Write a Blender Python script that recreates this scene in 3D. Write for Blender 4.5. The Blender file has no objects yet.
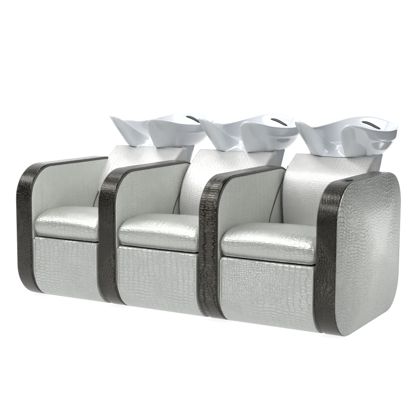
import bpy, bmesh, math
from mathutils import Vector, Matrix
C = bpy.context.scene.collection
SC = bpy.context.scene
# ------------------------------------------------------------ camera
FPX, YAW, PITCH, ROLL = 981.15, 0.5086, 0.1382, 0.005
CAM = Vector((1.8279, -4.3608, 1.3178))
F = Vector((-math.sin(YAW)*math.cos(PITCH), math.cos(YAW)*math.cos(PITCH), -math.sin(PITCH)))
R = Vector((math.cos(YAW), math.sin(YAW), 0)); U = R.cross(F)
R2 = R*math.cos(ROLL)+U*math.sin(ROLL); U2 = U*math.cos(ROLL)-R*math.sin(ROLL)
cd = bpy.data.cameras.new('camera'); cam = bpy.data.objects.new('camera', cd); C.objects.link(cam)
cam.matrix_world = Matrix(((R2.x, U2.x, -F.x, CAM.x), (R2.y, U2.y, -F.y, CAM.y), (R2.z, U2.z, -F.z, CAM.z), (0, 0, 0, 1)))
cd.sensor_width = 36; cd.lens = FPX*36/416; cd.clip_end = 100; cd.clip_start = .05
SC.camera = cam
# ------------------------------------------------------------ world, studio lamps and added fill lamps
w = bpy.data.worlds.new('World'); SC.world = w; w.use_nodes = True
w.node_tree.nodes['Background'].inputs[0].default_value = (.93, .97, 1, 1)
w.node_tree.nodes['Background'].inputs[1].default_value = .05
SC.view_settings.view_transform = 'Standard'; SC.view_settings.look = 'None'
SC.view_settings.exposure = 0; SC.view_settings.gamma = 1
def area(name, loc, target, sx, sy, power, col=(1, 1, 1)):
    l = bpy.data.lights.new(name, 'AREA'); l.shape = 'RECTANGLE'; l.size = sx; l.size_y = sy; l.energy = power; l.color = col
    o = bpy.data.objects.new(name, l); C.objects.link(o); o.location = loc
    o.rotation_euler = (Vector(target)-Vector(loc)).to_track_quat('-Z', 'Y').to_euler(); return o
area('overhead_softbox', (-1.3, -.35, 3.3), (-1.0, .1, .4), 4.2, .6, 70)
area('shoulder_softbox', (-2.6, -1.75, 3.1), (-1.6, .1, .6), 5.6, .8, 150)
area('front_softbox', (-2.4, -4.3, 2.3), (-.9, .4, .5), 1.6, 1.6, 8)
area('added_panel_fill', (1.35, .30, .62), (.1, .45, .42), .35, .35, 1.6).data.spread = math.radians(56)  # unseen fill added to brighten the middle of the outer side panel
area('added_panel_glow', (.95, 2.5, .16), (.15, .5, .36), .6, .8, .38).data.spread = math.radians(36)  # unseen lamp added behind right for a glow on the side panel
area('side_softbox', (3.2, -1.9, 2.3), (-.6, .45, .5), .8, 1.2, 56)
# the translucent white sweep stands square to the camera; added lamps below and behind make it glow
def stage(u, v, z): return Vector((CAM.x+R.x*u-math.sin(YAW)*v, CAM.y+R.y*u+math.cos(YAW)*v, z))
def added_backlight(name, u, v, z, rot, sx, sy, power):
    o = area(name, (0, 0, 0), (0, 0, 1), sx, sy, power); o.location = stage(u, v, z); o.rotation_euler = rot
added_backlight('added_floor_backlight', -.4, 6.0, -.6, (math.pi, 0, YAW), 8.5, 7.0, 252)  # unseen lamp added under the floor to wash out contact shadows
added_backlight('added_backdrop_backlight', -.4, 10.2, 2.2, (-math.pi/2, 0, YAW), 8.5, 7.0, 345)  # unseen lamp added behind the sweep to keep the backdrop white

# ------------------------------------------------------------ materials
def nm(name):
    m = bpy.data.materials.new(name); m.use_nodes = True
    return m, m.node_tree, m.node_tree.nodes['Principled BSDF']
def N(t, kind, **kw):
    n = t.nodes.new(kind)
    for k, v in kw.items(): setattr(n, k, v)
    return n
def leather(name, base, dark, metallic, rough, cell, coat=.0, bump=.35, swirl=.02, dist=.004, jitter=.55, spec=.5, chev=0):
    """croc embossed leather; UV is in metres; cell = (width, height) of a scale"""
    m, t, b = nm(name); L = t.links.new
    uv = N(t, 'ShaderNodeUVMap')
    oi = N(t, 'ShaderNodeObjectInfo')
    off = N(t, 'ShaderNodeVectorMath', operation='ADD')
    rs = N(t, 'ShaderNodeVectorMath', operation='SCALE'); rs.inputs['Scale'].default_value = 9.0
    L(oi.outputs['Location'], rs.inputs[0]); L(uv.outputs['UV'], off.inputs[0]); L(rs.outputs[0], off.inputs[1])
    # slow swirl of the hide
    n1 = N(t, 'ShaderNodeTexNoise'); n1.inputs['Scale'].default_value = 4.5; n1.inputs['Detail'].default_value = 1
    L(off.outputs[0], n1.inputs['Vector'])
    s1 = N(t, 'ShaderNodeVectorMath', operation='SUBTRACT'); s1.inputs[1].default_value = (.5, .5, .5); L(n1.outputs['Color'], s1.inputs[0])
    m1 = N(t, 'ShaderNodeVectorMath', operation='SCALE'); m1.inputs['Scale'].default_value = swirl*8; L(s1.outputs[0], m1.inputs[0])
    a1 = N(t, 'ShaderNodeVectorMath', operation='ADD'); L(off.outputs[0], a1.inputs[0]); L(m1.outputs[0], a1.inputs[1])
    if chev:
        sx = N(t, 'ShaderNodeSeparateXYZ'); L(a1.outputs[0], sx.inputs[0])
        p0 = N(t, 'ShaderNodeMath', operation='MULTIPLY'); p0.inputs[1].default_value = 34; L(sx.outputs['X'], p0.inputs[0])
        pp = N(t, 'ShaderNodeMath', operation='SINE'); L(p0.outputs[0], pp.inputs[0])
        mm = N(t, 'ShaderNodeMath', operation='MULTIPLY_ADD'); mm.inputs[1].default_value = chev; L(pp.outputs[0], mm.inputs[0]); L(sx.outputs['Y'], mm.inputs[2])
        cb = N(t, 'ShaderNodeCombineXYZ'); L(sx.outputs['X'], cb.inputs['X']); L(mm.outputs[0], cb.inputs['Y']); a1 = cb
    n2 = N(t, 'ShaderNodeTexNoise'); n2.inputs['Scale'].default_value = 60; L(off.outputs[0], n2.inputs['Vector'])
    s2 = N(t, 'ShaderNodeVectorMath', operation='SUBTRACT'); s2.inputs[1].default_value = (.5, .5, .5); L(n2.outputs['Color'], s2.inputs[0])
    m2 = N(t, 'ShaderNodeVectorMath', operation='SCALE'); m2.inputs['Scale'].default_value = dist*2; L(s2.outputs[0], m2.inputs[0])
    a2 = N(t, 'ShaderNodeVectorMath', operation='ADD'); L(a1.outputs[0], a2.inputs[0]); L(m2.outputs[0], a2.inputs[1])
    def cells(cw, ch, jit):
        mp = N(t, 'ShaderNodeVectorMath', operation='MULTIPLY'); mp.inputs[1].default_value = (1/cw, 1/ch, 0); L(a2.outputs[0], mp.inputs[0])
        v = N(t, 'ShaderNodeTexVoronoi', voronoi_dimensions='2D', feature='DISTANCE_TO_EDGE')
        v.inputs['Scale'].default_value = 1; v.inputs['Randomness'].default_value = jit; L(mp.outputs[0], v.inputs['Vector'])
        r = N(t, 'ShaderNodeMapRange', interpolation_type='SMOOTHSTEP'); r.inputs['From Max'].default_value = .22; L(v.outputs['Distance'], r.inputs['Value'])
        return r
    big = cells(cell[0], cell[1], jitter); small = cells(cell[0]*.42, cell[1]*.62, .8)
    n3 = N(t, 'ShaderNodeTexNoise'); n3.inputs['Scale'].default_value = 3.2; n3.inputs['Detail'].default_value = 2; L(off.outputs[0], n3.inputs['Vector'])
    r3 = N(t, 'ShaderNodeMapRange'); r3.inputs['From Min'].default_value = .46; r3.inputs['From Max'].default_value = .6; L(n3.outputs['Fac'], r3.inputs['Value'])
    mx = N(t, 'ShaderNodeMix'); L(r3.outputs[0], mx.inputs[0]); L(big.outputs[0], mx.inputs[2]); L(small.outputs[0], mx.inputs[3])
    n4 = N(t, 'ShaderNodeTexNoise'); n4.inputs['Scale'].default_value = 240; n4.inputs['Detail'].default_value = 2; L(off.outputs[0], n4.inputs['Vector'])
    ad = N(t, 'ShaderNodeMath', operation='MULTIPLY_ADD'); ad.inputs[1].default_value = .25; L(n4.outputs['Fac'], ad.inputs[0]); L(mx.outputs[0], ad.inputs[2])
    bp = N(t, 'ShaderNodeBump'); bp.inputs['Strength'].default_value = bump; bp.inputs['Distance'].default_value = .004; L(ad.outputs[0], bp.inputs['Height'])
    L(bp.outputs[0], b.inputs['Normal'])
    cm = N(t, 'ShaderNodeMix', data_type='RGBA'); cm.inputs[6].default_value = (*dark, 1); cm.inputs[7].default_value = (*base, 1); L(mx.outputs[0], cm.inputs[0])
    n5 = N(t, 'ShaderNodeTexNoise'); n5.inputs['Scale'].default_value = 14; n5.inputs['Detail'].default_value = 3; L(off.outputs[0], n5.inputs['Vector'])
    r5 = N(t, 'ShaderNodeMapRange'); r5.inputs['To Min'].default_value = .9; r5.inputs['To Max'].default_value = 1.08; L(n5.outputs['Fac'], r5.inputs['Value'])
    cv = N(t, 'ShaderNodeVectorMath', operation='SCALE'); L(cm.outputs[2], cv.inputs[0]); L(r5.outputs[0], cv.inputs['Scale'])
    L(cv.outputs[0], b.inputs['Base Color'])
    rr = N(t, 'ShaderNodeMapRange'); rr.inputs['To Min'].default_value = rough-.08; rr.inputs['To Max'].default_value = rough+.12; L(n5.outputs['Fac'], rr.inputs['Value'])
    L(rr.outputs[0], b.inputs['Roughness'])
    b.inputs['Metallic'].default_value = metallic; b.inputs['Coat Weight'].default_value = coat; b.inputs['Coat Roughness'].default_value = .22
    b.inputs['Specular IOR Level'].default_value = spec
    return m
def plain(name, col, rough=.5, metallic=0, coat=0):
    m, t, b = nm(name)
    n = N(t, 'ShaderNodeTexNoise'); n.inputs['Scale'].default_value = 8; tc = N(t, 'ShaderNodeTexCoord'); t.links.new(tc.outputs['Object'], n.inputs['Vector'])
    r = N(t, 'ShaderNodeMapRange'); r.inputs['To Min'].default_value = rough*.9; r.inputs['To Max'].default_value = rough*1.1
    t.links.new(n.outputs['Fac'], r.inputs['Value']); t.links.new(r.outputs[0], b.inputs['Roughness'])
    b.inputs['Base Color'].default_value = (*col, 1); b.inputs['Metallic'].default_value = metallic; b.inputs['Coat Weight'].default_value = coat; b.inputs['Coat Roughness'].default_value = .08
    return m
M_PALE = leather('pale_croc_leather', (.435, .45, .43), (.385, .398, .378), .35, .34, (.034, .017), coat=.15, swirl=.007, jitter=.4, bump=.5)
M_SEAT = leather('seat_croc_leather', (.45, .46, .435), (.38, .39, .365), .5, .35, (.028, .0105), coat=.15, bump=.22, swirl=.006, dist=.002)
M_BACK = leather('back_croc_leather', (.58, .58, .57), (.51, .51, .50), .25, .38, (.022, .012), bump=.25, swirl=.008)
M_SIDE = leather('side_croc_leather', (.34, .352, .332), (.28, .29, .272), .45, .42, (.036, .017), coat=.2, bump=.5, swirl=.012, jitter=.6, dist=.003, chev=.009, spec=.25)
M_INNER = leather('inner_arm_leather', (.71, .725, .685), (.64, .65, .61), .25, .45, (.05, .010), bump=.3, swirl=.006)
M_BAND = leather('pewter_croc_leather', (.062, .056, .045), (.009, .008, .006), .9, .18, (.014, .009), coat=.3, bump=.9, spec=.6)
M_BANDW = leather('pewter_wide_croc_leather', (.062, .056, .045), (.009, .008, .006), .9, .18, (.055, .014), coat=.3, bump=.8, jitter=.3, swirl=.0, dist=.0012, spec=.6)
M_PIPE = plain('pale_piping', (.44, .45, .41), .45)
M_DPIPE = plain('dark_piping', (.05, .047, .04), .4)
M_DARK = plain('dark_lining', (.03, .03, .03), .7)
M_BLACK = plain('black_plastic', (.01, .01, .012), .3)
M_BASIN = plain('white_ceramic', (.65, .68, .715), .15, coat=.6)
# white floor and backdrop, made translucent so the added lamps glow through
m, t, b = nm('backlit_white_sheet'); M_BACKLIT = m
for n in list(t.nodes): t.nodes.remove(n)
o_ = N(t, 'ShaderNodeOutputMaterial'); d_ = N(t, 'ShaderNodeBsdfDiffuse'); tr = N(t, 'ShaderNodeBsdfTranslucent'); ad_ = N(t, 'ShaderNodeAddShader')
d_.inputs[0].default_value = (.3, .3, .3, 1); tr.inputs[0].default_value = (.65, .65, .65, 1)
t.links.new(d_.outputs[0], ad_.inputs[0]); t.links.new(tr.outputs[0], ad_.inputs[1]); t.links.new(ad_.outputs[0], o_.inputs[0])

# ------------------------------------------------------------ mesh helpers
def link(name, verts, faces, mat, parent=None, uvs=None, smooth=True, angle=50):
    me = bpy.data.meshes.new(name); me.from_pydata([tuple(v) for v in verts], [], faces); me.update()
    if uvs:
        ul = me.uv_layers.new(name='UVMap')
        for p in me.polygons:
            for li, u in zip(p.loop_indices, uvs[p.index]): ul.data[li].uv = u
    if smooth: me.shade_smooth()
    me.materials.append(mat)
    o = bpy.data.objects.new(name, me); C.objects.link(o)
    if parent: o.parent = parent
    return o
def resample(p, step, closed=True):
    out = []; n = len(p)
    for i in range(n if closed else n-1):
        a, b_ = Vector(p[i]), Vector(p[(i+1) % n]); k = max(1, int(round((b_-a).length/step)))
        for j in range(k): out.append(a.lerp(b_, j/k))
    if not closed: out.append(Vector(p[-1]))
    return out
def roundpoly(pts, segs=8):
    """pts: (y, z, r) ccw or cw; filleted closed outline"""
    out = []; n = len(pts)
    for i in range(n):
        p0, p1, p2 = Vector(pts[i-1][:2]), Vector(pts[i][:2]), Vector(pts[(i+1) % n][:2]); r = pts[i][2]
        if r <= 0: out.append(p1); continue
        a = (p0-p1).normalized(); b_ = (p2-p1).normalized(); ang = a.angle(b_); d = r/math.tan(ang/2)
        d = min(d, (p0-p1).length*.49, (p2-p1).length*.49); r_ = d*math.tan(ang/2)
        c = p1+(a+b_).normalized()*(r_/math.sin(ang/2)); s, e = p1+a*d, p1+b_*d
        a0 = math.atan2(s.y-c.y, s.x-c.x); a1 = math.atan2(e.y-c.y, e.x-c.x); da = (a1-a0+math.pi) % (2*math.pi)-math.pi
        for k in range(segs+1): q = a0+da*k/segs; out.append(Vector((c.x+r_*math.cos(q), c.y+r_*math.sin(q))))
    return out
def area2(p): return sum(p[i].x*p[(i+1) % len(p)].y-p[(i+1) % len(p)].x*p[i].y for i in range(len(p)))/2
def inset(p, d):
    n = len(p); out = []
    for i in range(n):
        t_ = (p[(i+1) % n]-p[i-1]).normalized(); nrm = Vector((-t_.y, t_.x)); out.append(p[i]+nrm*d)
    return out
def pillow(name, prof, x0, x1, r, mat, parent, dome0=0, dome1=0, nx=10, step=.02, crown=0, rings=6, planar=False, scaled=False):
    """solid: closed (y, z) outline swept along x, ends rounded by r, end caps domed outwards"""
    p = resample(prof, step)
    if area2(p) < 0: p.reverse()
    n = len(p); cen = sum(p, Vector((0, 0)))/n
    arc = [0]
    for i in range(n): arc.append(arc[-1]+(p[(i+1) % n]-p[i]).length)
    secs = []
    K = 6
    for k in range(K): a = math.pi/2*k/K; secs.append((x0+r*(1-math.sin(a)), r*(1-math.cos(a)), 'e'))     # placeholder order fixed below
    secs = [(x0+r*(1-math.cos(math.pi/2*k/K)), r*(1-math.sin(math.pi/2*k/K))) for k in range(K)]
    secs += [(x0+r+(x1-x0-2*r)*k/nx, 0) for k in range(nx+1)]
    secs += [(x1-r*(1-math.cos(math.pi/2*k/K)), r*(1-math.sin(math.pi/2*k/K))) for k in range(K-1, -1, -1)]
    V, Fc, UV = [], [], []
    for x, ins in secs:
        q = inset(p, ins) if ins else p
        if scaled and ins:
            hy = (max(v.x for v in p)-min(v.x for v in p))/2; hz = (max(v.y for v in p)-min(v.y for v in p))/2
            q = [Vector((cen.x+(v.x-cen.x)*(1-ins/hy), cen.y+(v.y-cen.y)*(1-ins/hz))) for v in p]
        u = (x-x0)/(x1-x0)*2-1; c = crown*(1-u*u)
        for v in q: V.append((x, v.x - c*.5*(v.x < cen.x), v.y + (c if v.y > cen.y else 0)))
    for s in range(len(secs)-1):
        for i in range(n):
            j = (i+1) % n; a = s*n
            Fc.append((a+i, a+n+i, a+n+j, a+j)); xa, xb = secs[s][0], secs[s+1][0]
            UV.append([(V[z][1]+V[z][0], V[z][2]+.6*V[z][0]) for z in Fc[-1]] if planar else ((xa, arc[i]), (xb, arc[i]), (xb, arc[i+1]), (xa, arc[i+1])))
    for side, dome, sx in ((0, dome0, -1), (1, dome1, 1)):
        base = 0 if side == 0 else (len(secs)-1)*n
        prev = list(range(base, base+n)); q0 = [Vector(V[i][1:]) for i in prev]; xb = V[base][0]
        for k in range(1, rings+1):
            f = 1-k/rings*.999; cur = []
            for v in q0:
                w_ = cen+(v-cen)*f; cur.append(len(V)); V.append((xb+sx*dome*(1-f**2.0) if dome else xb, w_.x, w_.y))
            for i in range(n):
                j = (i+1) % n; f_ = (prev[i], prev[j], cur[j], cur[i])
                if side: f_ = f_[::-1]
                Fc.append(f_); UV.append([(V[z][1]+V[z][0], V[z][2]+.6*V[z][0]) for z in f_])
            prev = cur
        f_ = tuple(prev if side == 0 else prev[::-1]); Fc.append(f_); UV.append([(V[z][1], V[z][2]) for z in f_])
    return link(name, V, Fc, mat, parent, UV)
def tube(name, pts, r, mat, parent, closed=False, k=8):
    P = [Vector(v) for v in pts]; n = len(P); V = []; Fc = []
    for i in range(n):
        if closed: t_ = (P[(i+1) % n]-P[i-1]).normalized()
        else: t_ = (P[min(i+1, n-1)]-P[max(i-1, 0)]).normalized()
        a = t_.cross(Vector((1, 0, 0)));  a = a.normalized() if a.length > 1e-4 else Vector((0, 1, 0)); b_ = t_.cross(a)
        for j in range(k): q = 2*math.pi*j/k; V.append(P[i]+a*r*math.cos(q)+b_*r*math.sin(q))
    for i in range(n if closed else n-1):
        for j in range(k):
            a, b_ = i*k, ((i+1) % n)*k; Fc.append((a+j, a+(j+1) % k, b_+(j+1) % k, b_+j))
    if not closed: Fc += [tuple(range(k))[::-1], tuple(range((n-1)*k, n*k))]
    return link(name, V, Fc, mat, parent)
def catmull(pts, k, closed):
    P = [Vector(p) for p in pts]; n = len(P); out = []
    for i in range(n if closed else n-1):
        g = (lambda j: P[j % n]) if closed else (lambda j: P[max(0, min(n-1, j))])
        a, b_, c, d = g(i-1), g(i), g(i+1), g(i+2)
        for s in range(k):
            t_ = s/k; out.append(.5*((2*b_)+(c-a)*t_+(2*a-5*b_+4*c-d)*t_*t_+(3*b_-a-3*c+d)*t_**3))
    if not closed: out.append(P[-1])
    return out

# ------------------------------------------------------------ the setting
def sweep():
    prof = [(3.2, 0), (7.2, 0)] + [(7.2+1.2*math.sin(a), 1.2-1.2*math.cos(a)) for a in [math.pi/2*k/16 for k in range(1, 17)]] + [(8.4, 4.5)]
    us = [-3.4+k*.58 for k in range(11)]; n = len(us)
    V = [stage(u, v, z) for v, z in prof for u in us]
    Fc = [(i*n+j, i*n+j+1, (i+1)*n+j+1, (i+1)*n+j) for i in range(len(prof)-1) for j in range(n-1)]
    o = link('floor', V, Fc, M_BACKLIT); o['kind'] = 'structure'
sweep()

# ------------------------------------------------------------ the chairs
D, H, RT, RB, T = .955, .78, .197, .196, .104
ARM = roundpoly([(0, 0, RB), (0, H, RT), (D, H, RT), (D, 0, RB)], 14)
def arm(parent, x, band, outer_visible):
    root = pillow('armrest', ARM, x, x+T, .008, band, parent, nx=6, step=.03)
    pin = inset_ccw(ARM, .012)
    for side in (0, 1):
        xa, xb = (x-.006, x+.02) if side == 0 else (x+T-.02, x+T+.006)
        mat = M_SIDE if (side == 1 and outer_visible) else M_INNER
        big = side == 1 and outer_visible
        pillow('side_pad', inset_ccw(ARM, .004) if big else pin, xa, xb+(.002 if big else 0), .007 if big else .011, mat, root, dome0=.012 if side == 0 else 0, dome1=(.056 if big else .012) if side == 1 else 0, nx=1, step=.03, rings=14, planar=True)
        xp = x-.001 if side == 0 else x+T+.001
        if not big: tube('piping', [(xp, v.x, v.y) for v in resample(inset_ccw(ARM, .010), .03)], .0042, M_DPIPE, root, closed=True)
    return root
def inset_ccw(p, d):
    q = [Vector(v) for v in p]
    if area2(q) < 0: q.reverse()
    q = resample(q, .02); return inset(q, d)

SEAT = catmull([(.055, .379), (.026, .385), (.007, .408), (-.001, .440), (.006, .466), (.030, .490), (.068, .508), (.12, .515), (.22, .522), (.38, .50), (.58, .465), (.80, .435), (.82, .41), (.80, .385), (.4, .383)], 4, True)
PANEL = roundpoly([(0, .012, .16), (0, .372, .009), (.06, .372, .008), (.06, .07, .11), (.30, .07, .01), (.30, .012, .02)], 10)
BACKF = catmull([(.665, .40), (.645, .48), (.645, .56), (.675, .65), (.725, .72), (.79, .78), (.885, .846)], 5, False)
BACKF_BOWED = catmull([(.75, .40), (.735, .48), (.722, .57), (.722, .66), (.745, .735), (.805, .79), (.90, .847)], 5, False)
BACKB = [(.945, .842), (.93, .76), (.91, .66), (.90, .40)]

# rim and inner crest of the bowl: local x, y, z; left half from the notch to the rear, then the right half
RIM = [(.042, .90, .928), (.068, .82, .975), (.086, .748, 1.018), (.110, .708, 1.040), (.143, .690, 1.050), (.178, .715, 1.051), (.205, .79, 1.038), (.224, .90, 1.010), (.238, 1.03, .987), (.246, 1.16, .976), (.238, 1.29, .982), (.200, 1.40, 1.0), (.115, 1.475, 1.026)]
def basin(parent, xc, dz=0):
    rim = [(0, .935, .897)] + [(-p[0], p[1], p[2]+(.008 if p[1] > 1 else -.008)) for p in RIM] + [(0, 1.50, 1.040)] + [(p[0], p[1], p[2]-.024*max(0, min(1, (1.1-p[1])/.3, p[0]/.08))-.020*max(0, 1-abs(p[0]-.088)/.045)) for p in RIM[::-1]]
    mid = Vector((0, 1.08, 0))
    def inn(p):
        v = Vector(p); d = (mid-v); d.z = 0; return tuple(v+d.normalized()*.016+Vector((0, 0, .001)))
    rim = catmull(rim, 5, True)
    cr = []
    for i_, p in enumerate(rim):                       # inner edge of the thick lip: offset square to the rim line
        t_ = (rim[(i_+1) % len(rim)]-rim[i_-1]).normalized(); nn = Vector((-t_.y, t_.x, 0)).normalized()
        cr.append(nn)
    sg = 1 if cr[len(cr)//2].dot(mid-rim[len(cr)//2]) > 0 else -1
    cr = [p+c*sg*(.018+.014*max(0, min(1, (.82-p.y)/.08))) for p, c in zip(rim, cr)]; n = len(rim); V = []; Fc = []
    lv = [(0, 0), (.0, .12), (.02, .26), (.05, .36), (.16, .41), (.22, .50), (.32, .62), (.47, .76), (.68, .88), (.88, .96), (1, 1)]
    lh = [(0, 0), (.07, .10), (.16, .22), (.26, .34), (.33, .42), (.42, .52), (.54, .65), (.66, .78), (.79, .90), (.91, .97), (1, 1)]
    li = [(.05, .16), (.11, .34), (.20, .54), (.34, .73), (.52, .87), (.75, .96), (1, 1)]
    fr = {.16: .12, .34: .27, .54: .44, .73: .61, .87: .78, .96: .91, 1: 1}
    def ring(p, rx, ry, z):
        th = math.atan2(p.x, -(p.y-1.09)); q_ = math.sin(th); return Vector((rx*math.copysign(abs(q_)**.65, q_), 1.09-ry*math.cos(th), z))
    rows = []
    for k in range(len(lv)-1, -1, -1):
        row = []
        for p in rim:
            f = max(0, min(1, (1.02-p.y)/.2)); a = lv[k][0]*(1-f)+lh[k][0]*f; b_ = lv[k][1]*(1-f)+lh[k][1]*f
            bt = ring(p, .195, .22, .838); row.append(Vector((p.x+(bt.x-p.x)*a, p.y+(bt.y-p.y)*a, p.z+(bt.z-p.z)*b_)))
        rows.append(row)
    rows.append([p.lerp(c, .35)+Vector((0, 0, .006)) for p, c in zip(rim, cr)])
    rows.append([p.lerp(c, .75)+Vector((0, 0, .006)) for p, c in zip(rim, cr)])
    rows.append(cr)
    for a0, b_ in li:
        row = []
        for c in cr:
            f = max(0, min(1, (1.02-c.y)/.2)); a = a0*(1-f)+fr[b_]*f; q = ring(c, .10, .11, .862)
            row.append(Vector((c.x+(q.x-c.x)*a, c.y+(q.y-c.y)*a, c.z+(q.z-c.z)*b_)))
        rows.append(row)
    for row in rows:
        for v in row: V.append((xc+v.x, v.y, v.z+dz))
    for k in range(len(rows)-1):
        for i in range(n): j = (i+1) % n; Fc.append((k*n+i, k*n+j, (k+1)*n+j, (k+1)*n+i))
    c = len(V); V += [(xc, 1.09, .834+dz), (xc, 1.09, .860+dz)]; k = len(rows)-1
    for i in range(n): Fc.append((c, (i+1) % n, i)); Fc.append((k*n+i, k*n+(i+1) % n, c+1))
    o = link('basin', V, Fc, M_BASIN, parent)
    s2 = o.modifiers.new('sub', 'SUBSURF'); s2.levels = 2; s2.render_levels = 2
    prof = [Vector(v) for v in ((.955, .50), (.955, .68), (1.0, .845), (1.14, .845), (1.06, .70), (1.03, .50))]
    pillow('basin_support', prof, xc-.205, xc+.205, .006, M_BASIN, parent, nx=3)
    # dark overflow slot in the rear inner wall
    sp = catmull([(-.052, 1.4615, 1.0125), (-.038, 1.463, 1.0105), (-.018, 1.463, 1.0065), (.010, 1.459, .998), (.040, 1.451, .986), (.062, 1.443, .979), (.078, 1.436, .976)], 4, False)
    V = []; Fc = []; k = 10; n = len(sp)
    for i, p in enumerate(sp):
        u = i/(n-1)*2-1; h = .0095*math.sqrt(max(.02, 1-u*u)); nrm = Vector((p.x*1.2*-1, -.93, .35)).normalized(); up_ = Vector((0, .35, .93))
        for j in range(k): a = 2*math.pi*j/k; V.append(Vector((xc, 0, dz))+p+up_*h*math.cos(a)+nrm*.0035*math.sin(a))
    for i in range(n-1):
        for j in range(k): Fc.append((i*k+j, i*k+(j+1) % k, (i+1)*k+(j+1) % k, (i+1)*k+j))
    Fc += [tuple(range(k))[::-1], tuple(range((n-1)*k, n*k))]
    link('overflow_slot', V, Fc, M_BLACK, o)
    return o

def chair(x0, x1, band, label, xb, bk, right=False, front=BACKF):
    """x0: inner face of the left arm, x1: left face of the next arm"""
    root = bpy.data.objects.new('salon_wash_chair', None); C.objects.link(root)
    root['label'] = label; root['category'] = 'salon chair'; root['group'] = 'wash chairs joined side by side in a row'
    arm(root, x0-T, band, False)
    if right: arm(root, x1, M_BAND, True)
    g = .014
    pillow('seat', SEAT, x0+g, x1-g*.4, .035, M_SEAT, root, dome0=.006, dome1=.006, nx=12, crown=.014, step=.015, scaled=True)
    fp = pillow('front_panel', PANEL, x0+g+.012, x1-g, .008, M_PALE, root, nx=10)
    for xx in (x0+g+.014, x1-g-.002):
        tube('piping', [(xx, v.x-.001, v.y) for v in resample([(.30, .012)] + [(.16-.16*math.sin(a), .172-.16*math.cos(a)) for a in [math.pi/2*k/10 for k in range(11)]]+[(0, .36)], .03, False)], .0032, M_PIPE, fp)
    prof = list(front)+resample(BACKB, .03, False)
    prof = [Vector((p[0], p[1])) for p in prof]
    pillow('backrest', prof, bk[0], bk[1], .012, M_BACK, root, nx=12, step=.02)
    # hidden body that carries seat and basin
    pillow('body', roundpoly([(.10, .08, .03), (.10, .375, .01), (.93, .375, .01), (.93, .60, .03), (1.05, .60, .04), (1.05, .03, .03), (.3, .03, .03)], 5), x0+.008, x1-.008, .006, M_DARK, root, nx=2)
    # sewn crease on the inner face of the left arm
    cr = catmull([(.84, .775), (.816, .752), (.73, .665), (.645, .565), (.60, .50), (.585, .45)], 6, False)
    tube('crease', [(x0+.0165, v.x, v.y) for v in cr], .004, M_DPIPE, root)
    basin(root, xb)
    return root
chair(-1.770, -1.294, M_BAND, 'pale croc leather wash chair at the far left end of the row', -1.542, (-1.785, -1.275))
chair(-1.190, -.658, M_BAND, 'middle salon wash chair between the other two, dark pebbled left armrest edge and white basin', -.900, (-1.162, -.655))
ch = chair(-.554, 0, M_BANDW, 'nearest wash chair at the right end, showing its whole pale outer side panel', -.272, (-.521, -.031), True, BACKF_BOWED)
# black cap let into the top of the right armrest
V = []; Fc = []; n = 24
for k, (r_, z) in enumerate(((1, .774), (1, .7825), (.85, .7845), (.4, .783))):
    for i in range(n): a = 2*math.pi*i/n; V.append((.05+.026*r_*math.cos(a), .27+.045*r_*math.sin(a), z))
for k in range(3):
    for i in range(n): Fc.append((k*n+i, k*n+(i+1) % n, (k+1)*n+(i+1) % n, (k+1)*n+i))
Fc.append(tuple(range(3*n, 4*n))); link('hole_cap', V, Fc, M_BLACK, ch)
